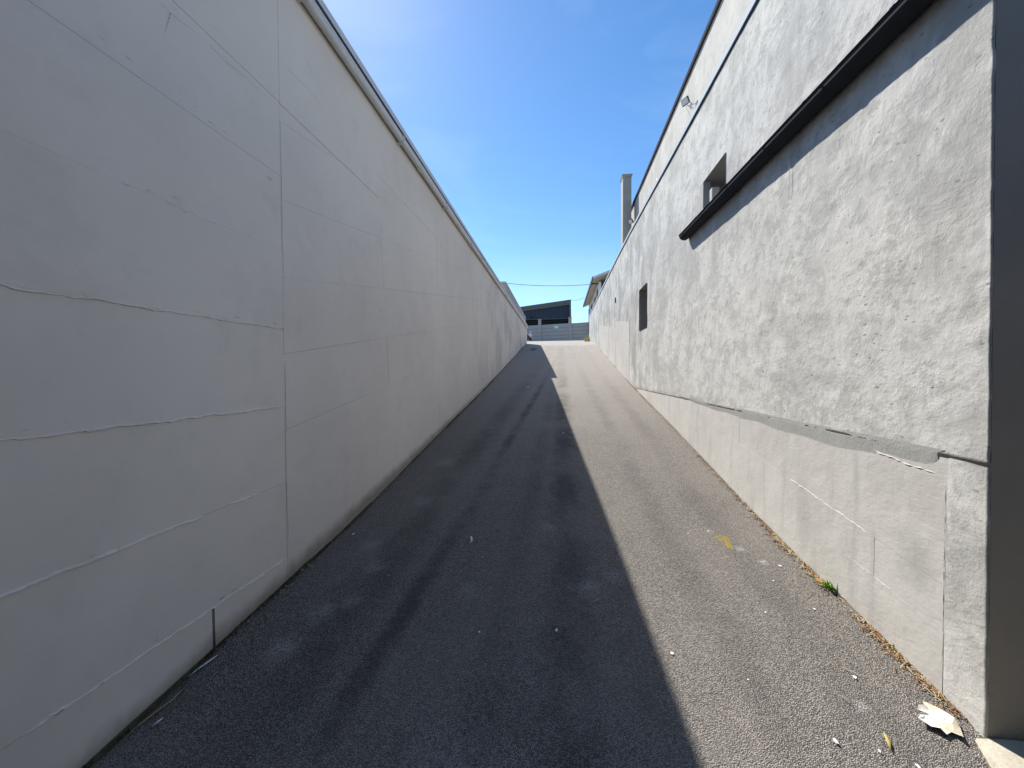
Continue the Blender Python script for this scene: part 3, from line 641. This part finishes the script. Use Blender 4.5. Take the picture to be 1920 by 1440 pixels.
# house on the right
HS = Thing('house', (4.5, 29, g(29)), 'two-storey house with overhanging eave and dark front, beyond the right wall', 'house')
rh = lambda x: 7.24+(x-1.9)*.365
HS.part(MB().box(2.35, 2.5, 25.1, 33.8, 3.3, rh(2.35)-.13), 'side_wall', M['housew'])
fw = HS.part(MB().prism_y([(2.50, 3.3), (8, 3.3), (8, rh(8)-.15), (2.50, rh(2.5)-.13)], 25.12, 25.3), 'front_wall', M['clad'])
for i in range(12):
    a = 2.56+i*.24; HS.part(MB().prism_y([(a, 5.2), (a+.22, 5.2), (a+.22, rh(a)-.12), (a, rh(a)-.2)], 25.08, 25.119), 'cladding_board', M['clad'], fw)
HS.part(MB().box(2.335, 2.505, 25.05, 25.2, 3.3, rh(2.35)-.14), 'corner_post', M['white'])
for (a, b, z0, z1) in ((25.5, 26.5, 5.6, 6.95), (27.3, 28.6, 5.5, 6.8), (29.9, 31.2, 5.5, 6.8)):
    wn = HS.part(MB().box(2.328, 2.349, a, b, z0, z1), 'window', M['flash_dark'])
    HS.part(MB().box(2.322, 2.3275, a+.08, (a+b)/2-.03, z0+.08, z1-.08), 'window_pane', M['glass'], wn)
    HS.part(MB().box(2.322, 2.3275, (a+b)/2+.03, b-.08, z0+.08, z1-.08), 'window_pane', M['glass'], wn)
HS.part(MB().box(2.31, 2.349, 33.0, 33.8, 5.0, 6.9), 'corner_cladding', M['clad'])
rf = HS.part(MB().hexa([(1.9, 24, rh(1.9)), (8, 24, rh(8)), (8, 34.2, rh(8)), (1.9, 34.2, rh(1.9)), (1.9, 24, rh(1.9)+.12), (8, 24, rh(8)+.12), (8, 34.2, rh(8)+.12), (1.9, 34.2, rh(1.9)+.12)]), 'roof', M['zinc'])
HS.part(MB().hexa([(1.93, 24.02, rh(1.93)-.05), (8, 24.02, rh(8)-.05), (8, 34.1, rh(8)-.05), (1.93, 34.1, rh(1.93)-.05), (1.93, 24.02, rh(1.93)-.002), (8, 24.02, rh(8)-.002), (8, 34.1, rh(8)-.002), (1.93, 34.1, rh(1.93)-.002)]), 'soffit', M['soffit'], rf)
HS.part(MB().box(1.86, 1.899, 23.98, 34.2, rh(1.9)-.07, rh(1.9)+.13), 'eave_gutter', M['clad'], rf)
HS.part(MB().box(1.92, 2.33, 25.0, 25.09, rh(1.92)-.13, rh(1.92)-.052), 'rafter', M['clad'], rf)
HS.part(MB().tube([(2.95, 26, rh(2.95)), (2.95, 26, rh(2.95)+.42)], .06, 8), 'flue', M['clad'], rf)
HS.part(MB().tube([(2.95, 26, rh(2.95)+.34), (2.95, 26, rh(2.95)+.46)], .095, 8), 'flue_cap', M['clad'], rf)

# overhead lines
cz = lambda x: 9.75+.012*(x-.8)**2
tag(MB().tube([(x, 37, cz(x)) for x in np.linspace(-12, 6.5, 30)], .022, 5).build('overhead_cable', M['wire']), 'long sagging overhead cable crossing the sky above the warehouse', 'cable')
tag(MB().tube([(1.2+.75*u, 50-15.9*u, 10.80-2.78*u-.5*u*(1-u)) for u in np.linspace(0, 1, 12)], .016, 5).build('service_cable', M['wire']), 'short thin cable from warehouse roof corner to house eave', 'cable')
for x, l in ((-12, 'cable pole standing left behind the left wall building'), (6.5, 'wooden pole carrying the cable, behind the house')):
    t = Thing('utility_pole', (x, 37, g(37)), l, 'pole', 'poles of the overhead line')
    t.part(MB().tube([(x, 37, g(37)-.1), (x, 37, cz(x)+.3)], [.14, .09], 8), 'pole_shaft', M['polewood'], smooth=True)
    t.part(MB().box(x-.06, x+.06, 36.2, 37.8, cz(x)-.14, cz(x)-.03), 'cross_arm', M['polewood'])

# parked car, only its nose shows
cx, cy, cg = -4.52, 31.0, g(31)
CR = Thing('parked_car', (cx, cy, cg), 'dark red parked car whose nose pokes out beyond the left wall end', 'car')
side = [(-2.0, .28), (2.0, .28), (2.07, .45), (2.03, .62), (1.85, .72), (.95, .90), (.25, 1.38), (-1.1, 1.42), (-1.75, .95), (-2.05, .88), (-2.08, .45)]
mb = MB(); hw = [.78, .78, .80, .80, .80, .82, .66, .66, .80, .80, .80]; n = len(side)
mb.v = [(cx+x, cy-h, cg+z) for (x, z), h in zip(side, hw)]+[(cx+x, cy+h, cg+z) for (x, z), h in zip(side, hw)]
mb.f = [tuple(range(n)), tuple(range(2*n-1, n-1, -1))]+[((i+1) % n, i, i+n, (i+1) % n+n) for i in range(n)]
body = CR.part(mb, 'body', M['redcar'], bevel=.04)
CR.part(MB().add([(cx+.9, cy-.70, cg+.94), (cx+.9, cy+.70, cg+.94), (cx+.3, cy+.60, cg+1.36), (cx+.3, cy-.60, cg+1.36)], [(0, 1, 2, 3)]), 'windscreen', M['glass'])
for s_ in (-1, 1):
    CR.part(MB().add([(cx+.7, cy+s_*.818, cg+.97), (cx+.2, cy+s_*.69, cg+1.33), (cx-1.05, cy+s_*.69, cg+1.36), (cx-1.5, cy+s_*.80, cg+.98)], [(0, 1, 2, 3)]), 'side_window', M['glass'])
    CR.part(MB().box(cx+1.86, cx+2.06, cy+s_*.62-.14, cy+s_*.62+.14, cg+.60, cg+.71), 'headlight', M['chrome'])
    for wx in (-1.3, 1.3):
        wh = CR.part(MB().tube([(cx+wx, cy+s_*.62, cg+.31), (cx+wx, cy+s_*.83, cg+.31)], .31, 18), 'wheel', M['tyre'])
        CR.part(MB().tube([(cx+wx, cy+s_*.831, cg+.31), (cx+wx, cy+s_*.84, cg+.31)], .19, 14), 'rim', M['chrome'], wh)
CR.part(MB().box(cx+2.02, cx+2.10, cy-.72, cy+.72, cg+.32, cg+.46), 'bumper', M['tyre'])
CR.part(MB().box(cx+1.55, cx+1.9, cy-.55, cy+.55, cg+.755, cg+.775), 'hood_painted_highlight', M['chrome'])  # added bright plate imitates the pale reflection on the hood
t = Thing('marker_post', (-2.55, 32.0, g(32)), 'thin white marker post standing behind the red car', 'post')
t.part(MB().tube([(-2.55, 32, g(32)-.05), (-2.55, 32, 4.98)], .045, 8), 'post_shaft', M['white']); t.part(MB().box(-2.7, -2.4, 31.97, 32.03, 4.62, 4.70), 'cross_bar', M['white'])

# ================================================================ plants
def blades(n, L, spread, wd, seed, lean=.5):
    rs = random.Random(seed); mb = MB()
    for i in range(n):
        a = rs.uniform(0, 6.28); l = L*rs.uniform(.5, 1); le = rs.uniform(.1, lean); w_ = wd*rs.uniform(.6, 1.2)
        dx, dy = math.cos(a), math.sin(a); bx_, by_ = rs.uniform(-spread, spread), rs.uniform(-spread, spread); vs = []
        for k in range(5):
            u = k/4; r_ = l*le*u*u*1.3; h = l*(u-.25*le*u*u); ww = w_*(1-u)**.6*(.5+u if u < .5 else 1)
            vs += [(bx_+dx*r_-dy*ww, by_+dy*r_+dx*ww, h), (bx_+dx*r_+dy*ww, by_+dy*r_-dx*ww, h+.1*ww)]
        mb.add(vs, [(2*k, 2*k+1, 2*k+3, 2*k+2) for k in range(4)])
    return mb
def weed(x, y, mb, mat, label, cat='weed', stem=None):
    e = tag(empty('weed_plant', (x, y, g(y)-.004)), label, cat, 'weeds at the wall feet')
    mb.build('leaves', mat, e); s_ = MB().tube([(0, 0, -.01), (.004, 0, stem or .03)], .0025, 5); s_.build('stem', mat, e); return e
weed(1.535, 2.405, blades(40, .085, .022, .007, 3, 1.1), M['green'], 'small bright green weed at the foot of the right wall beside a dark pebble')
weed(-1.685, 2.33, blades(16, .035, .02, .004, 5, 1.2), M['green'], 'tiny green sprout at the foot of the left wall')
weed(1.545, 1.99, blades(12, .04, .012, .006, 9, .6), M['green'], 'small pale green sprout in the gap under the right wall near the corner')
weed(1.40, 21.6, blades(60, .34, .14, .012, 6, 1.1), M['ygreen'], 'yellow-green weed clump at the far end of the right wall', stem=.3)
weed(1.47, 22.6, blades(30, .55, .10, .012, 8, .6), M['ygreen'], 'taller pale weed clump just behind the yellow-green one', stem=.5)

# ================================================================ debris along the wall feet
def debris(name, label, xs_, ylist, n, mats, seed, lmax, wall_side):
    rs = random.Random(seed); mb = MB()
    for i in range(n):
        y = rs.choice(ylist); y = y[0]+(y[1]-y[0])*rs.random(); off = abs(rs.gauss(0, xs_)); x = (1.553-off) if wall_side > 0 else (-1.70+off)
        a = rs.gauss(1.57 if rs.random() < .6 else 0, .7); l = lmax*rs.uniform(.15, 1)**1.6; w_ = rs.uniform(.0008, .0022)
        z = g(y)+.004+rs.uniform(0, .008)*(1-min(1, off/.06)); dx, dy = math.cos(a)*l/2, math.sin(a)*l/2; cu = rs.uniform(-.15, .15)*l; tz = rs.uniform(-.006, .01)
        P_ = [(x-dx, y-dy, z), (x-dy*cu, y+dx*cu, z+.004), (x+dx, y+dy, z+max(-.002, tz))]; nx_, ny_ = -math.sin(a)*w_, math.cos(a)*w_
        vs = []
        for p in P_: vs += [(min(p[0]+nx_, 1.551), p[1]+ny_, p[2]), (min(p[0]-nx_, 1.551), p[1]-ny_, p[2]+.001)]
        mb.add(vs, [(0, 1, 3, 2), (2, 3, 5, 4)])
    o = mb.build(name, mats); o['kind'] = 'stuff'; tag(o, label, 'debris'); return o
debris('dry_straw', 'dry straw and grass bits lying along the foot of the right wall', .022, [(1.75, 2.2), (2.3, 2.75), (2.4, 2.6), (2.75, 3.3), (2.8, 3.0), (3.3, 4.6), (4, 8), (7, 17)], 1100, M['straw'], 3, .085, 1)
debris('dead_leaf_bits', 'brown leaf crumbs in the gap below the right wall', .018, [(1.93, 2.12), (2.42, 2.65), (2.8, 3.2), (3.2, 4.6), (5, 9)], 1100, M['straw2'], 4, .035, 1)
debris('moss_crumbs', 'dark dirt and moss crumbs along the foot of the left wall', .014, [(.9, 1.7), (1.6, 2.6), (2, 4), (4, 9)], 1300, M['moss'], 5, .04, -1)
def pebbles(name, label, n, mat, seed, side):
    rs = random.Random(seed); mb = MB()
    for i in range(n):
        y = 1.65*(10 ** (rs.random()*.75)); off = abs(rs.gauss(0, .025)); x = 1.548-off if side > 0 else -1.695+off; r = rs.uniform(.0015, .006)*(1 if rs.random() < .93 else 1.9)
        vs = [(x+rs.uniform(.6, 1.2)*r*dx, y+rs.uniform(.6, 1.2)*r*dy, g(y)+.004+r*dz*rs.uniform(.5, 1)) for dx, dy, dz in ((1, 0, 0), (0, 1, 0), (-1, 0, 0), (0, -1, 0), (0, 0, 1.1))]
        mb.add(vs, [(0, 1, 4), (1, 2, 4), (2, 3, 4), (3, 0, 4)])
    o = mb.build(name, mat); o['kind'] = 'stuff'; tag(o, label, 'grit')
pebbles('wall_foot_grit', 'pale grit and crumbs of mortar along the foot of the right wall', 1300, M['slab'], 6, 1)
debris('leaf_drift', 'drift of dead leaf bits and straw at the right wall foot near the corner', .03, [(1.66, 1.9), (1.9, 2.2), (2.42, 2.6), (2.75, 3.05)], 420, M['straw2'], 14, .05, 1)
pebbles('shaded_grit', 'grit along the foot of the shaded left wall', 420, M['slab'], 7, -1)
# ragged earth seam where wall meets asphalt
for nm, x0, sgn, lab in (('dirt_seam', 1.553, -1, 'earth seam in the joint between ramp and right wall'), ('dirt_seam', -1.702, 1, 'dark earth seam in the joint between ramp and left wall')):
    ysx = list(np.arange(.6 if sgn > 0 else 1.62, 6, .03))+list(np.arange(6, 17, .15)); rs = random.Random(8); mb = MB(); v1 = vnoise(np.array(ysx), np.array(ysx)*0, 3, 1, 88, 4)
    for i, y in enumerate(ysx):
        w_ = max(.004, .016+.030*v1[i]+rs.uniform(-.004, .004)); mb.v += [(x0, y, g(y)+.016+.012*max(0, v1[i])), (x0+sgn*w_*.5, y, g(y)+.010), (x0+sgn*w_, y, g(y)-.004)]
    mb.f = [((3*i+k, 3*i+k+1, 3*i+k+4, 3*i+k+3)) for i in range(len(ysx)-1) for k in range(2)]
    o = mb.build(nm, M['moss'] if sgn > 0 else M['soil'], smooth=True); o['kind'] = 'stuff'; tag(o, lab, 'dirt')

# ================================================================ litter
def sheet(name, outl, mat, label, cat, fold=.01, th=.0012, group=None, seed=1, lift=.003):
    rs = random.Random(seed); cx_ = sum(p[0] for p in outl)/len(outl); cy_ = sum(p[1] for p in outl)/len(outl); n = len(outl); vs = []
    for f in (1, .66, .33):
        for i, (x, y) in enumerate(outl):
            X_, Y_ = cx_+(x-cx_)*f, cy_+(y-cy_)*f; vs.append((X_-cx_, Y_-cy_, g(Y_)-g(cy_)+lift+.004+fold*(rs.random() if f == 1 else .25*rs.random()+.25)))
    vs.append((0, 0, lift+.004+fold*.4)); fs = []
    for k in range(2): fs += [(k*n+i, k*n+(i+1) % n, (k+1)*n+(i+1) % n, (k+1)*n+i) for i in range(n)]
    fs += [(2*n+i, 2*n+(i+1) % n, 3*n) for i in range(n)]
    mb = MB().add(vs, fs); o = mb.build(name, mat); o.location = (cx_, cy_, g(cy_)); md = o.modifiers.new('th', 'SOLIDIFY'); md.thickness = th; md.offset = 1
    return tag(o, label, cat, group)
PAP = [(1.44, 1.711), (1.448, 1.702), (1.468, 1.694), (1.478, 1.674), (1.496, 1.646), (1.489, 1.616), (1.47, 1.583), (1.448, 1.571), (1.44, 1.593), (1.414, 1.582), (1.398, 1.589), (1.38, 1.604), (1.354, 1.625), (1.38, 1.648), (1.407, 1.656), (1.396, 1.676), (1.404, 1.686), (1.428, 1.686)]
sheet('torn_paper', PAP, M['paper'], 'torn scrap of white and cream paper by the right wall corner', 'paper', .02, seed=3)
def strip_leaf(name, pts, wd, mat, label, cat, group=None, z0=.006):
    mb = MB(); n = len(pts); c = pts[n//2]; vs = []
    for i, (x, y, dz) in enumerate(pts):
        a = pts[min(i+1, n-1)]; b = pts[max(i-1, 0)]; d = Vector((a[0]-b[0], a[1]-b[1], 0)).normalized(); w_ = wd*math.sin(math.pi*(.08+.84*i/(n-1)))
        for s_ in (-1, 0, 1): vs.append((x-c[0]-d.y*w_*s_, y-c[1]+d.x*w_*s_, g(y)-g(c[1])+z0+dz+(.0 if s_ else -.25*w_)))
    mb.add(vs, [(3*i+k, 3*i+k+1, 3*i+k+4, 3*i+k+3) for i in range(n-1) for k in range(2)])
    o = mb.build(name, mat, smooth=True); o.location = (c[0], c[1], g(c[1])); m_ = o.modifiers.new('th', 'SOLIDIFY'); m_.thickness = .0008
    return tag(o, label, cat, group)
strip_leaf('wood_sliver', [(1.170, 1.505, 0), (1.185, 1.535, .002), (1.195, 1.57, .001)], .006, M['wood'], 'yellow wood sliver on the sunlit asphalt left of the torn paper', 'stick')
strip_leaf('grass_blade', [(-1.665, 1.20, .0), (-1.668, 1.27, .004), (-1.655, 1.33, .006), (-1.640, 1.39, .003), (-1.645, 1.44, 0)], .005, M['straw'], 'long curved dry blade beside the left wall foot', 'leaf')
strip_leaf('dry_leaf', [(-1.68, 1.50, .0), (-1.672, 1.54, .003), (-1.655, 1.59, .004), (-1.65, 1.62, .001)], .007, M['chip'], 'pale narrow dry leaf beside the left wall below the open joint', 'leaf')
strip_leaf('wood_chip', [(-1.612, 1.285, 0), (-1.607, 1.303, .001), (-1.603, 1.322, 0)], .006, M['chip'], 'white chip next to the long curved dry blade', 'chip')
strip_leaf('dry_twig', [(-.665, 2.69, 0), (-.655, 2.72, .006), (-.668, 2.755, .012), (-.675, 2.78, .004)], .008, M['chip'], 'bent pale twig on the shaded asphalt in the middle of the ramp', 'twig')
for nm, p, l in (('straw_piece', (1.235, 1.86, 1.30, 1.80), 'thin straw on sunlit asphalt between the yellow sliver and the right wall'), ('straw_piece', (1.13, 1.72, 1.16, 1.67), 'short straw on the sunlit asphalt above the yellow wood sliver')):
    strip_leaf(nm, [(p[0], p[1], 0), ((p[0]+p[2])/2+.004, (p[1]+p[3])/2, .003), (p[2], p[3], 0)], .0022, M['straw'], l, 'straw')
def rock(name, x, y, r, sc, mat, label, cat, seed, group=None):
    rs = random.Random(seed); mb = MB(); vs = []; nn = 7
    for k, (rr, zz) in enumerate(((.75, -.15), (1, .35), (.75, .8))):
        for i in range(nn):
            a = 6.283*i/nn; q = rr*rs.uniform(.8, 1.15); vs.append((q*r*math.cos(a)*sc[0], q*r*math.sin(a)*sc[1], zz*r*sc[2]*rs.uniform(.85, 1.1)))
    fs = [tuple(range(nn-1, -1, -1)), tuple(2*nn+i for i in range(nn))]+[(k*nn+i, k*nn+(i+1) % nn, (k+1)*nn+(i+1) % nn, (k+1)*nn+i) for k in range(2) for i in range(nn)]
    o = mb.add(vs, fs).build(name, mat); o.location = (x, y, g(y)+.003); b = o.modifiers.new('b', 'BEVEL'); b.width = r*.12; b.segments = 2
    return tag(o, label, cat, group)
rock('brick_shard', 1.525, 2.475, .026, (.55, 1.3, .6), M['brick'], 'orange brick shard at the right wall foot just above the green weed', 'brick')if False else rock('brick_shard', 1.525, 2.475, .026, (.55, 1.3, .6), M['brick'], 'orange brick shard at the right wall foot just above the green weed', 'brick', 2)
rock('dark_pebble', 1.535, 2.365, .017, (1, 1.1, 1), M['stone'], 'dark pebble at the right wall foot touching the green weed', 'stone', 4)
FL = [(-.86, 3.1, .006, 'near the dark tyre streak'), (-.64, 2.37, .005, ''), (-.42, 1.89, .008, ''), (-.54, 2.54, .005, ''), (-.5, 2.39, .004, ''), (-.03, 1.94, .010, ''), (-.58, 1.7, .004, ''), (-1.09, 2.28, .006, ''), (-.94, 2.1, .005, ''), (-1.588, 2.739, .014, ''), (-.72, 2.52, .006, ''), (-.75, 8.6, .05, ''), (.02, 5.3, .02, ''),
      (.93, 2.97, .006, ''), (1.26, 2.46, .007, ''), (1.35, 2.23, .007, ''), (1.38, 2.62, .011, ''), (1.08, 2.18, .007, ''), (.513, 1.857, .010, ''), (1.26, 1.81, .009, ''), (1.22, 1.46, .009, ''), (1.0, 1.52, .010, ''), (1.13, 1.50, .006, ''), (.8, 1.75, .006, '')]
NAMED = {9: 'largest white flake beside the left wall foot, in shade', 5: 'white flake on shaded asphalt right of the ramp centre line', 11: 'pale scrap far up the shaded side of the ramp', 12: 'pale scrap on the shadow edge halfway up the ramp', 18: 'white flake right on the edge of the shadow in the foreground', 16: 'white flake close to the straw pile at the right wall', 21: 'white flake lowest on the sunlit asphalt, left of the yellow sliver'}
for i, (x, y, r, _) in enumerate(FL):
    rs = random.Random(100+i); k = 6; ol = [(x+.8*r*rs.uniform(.5, 1.2)*math.cos(6.28*q/k), y+r*rs.uniform(.5, 1.3)*math.sin(6.28*q/k)) for q in range(k)]
    lab = NAMED.get(i) or ('tiny white flake lying on the shaded asphalt' if i < 13 else 'tiny white flake lying on the sunlit asphalt')
    sheet('paint_flake', ol, M['chip'], lab, 'flake', r*.1, .0004, 'white flakes in the shade' if i < 13 else 'white flakes in the sun', i, .001)
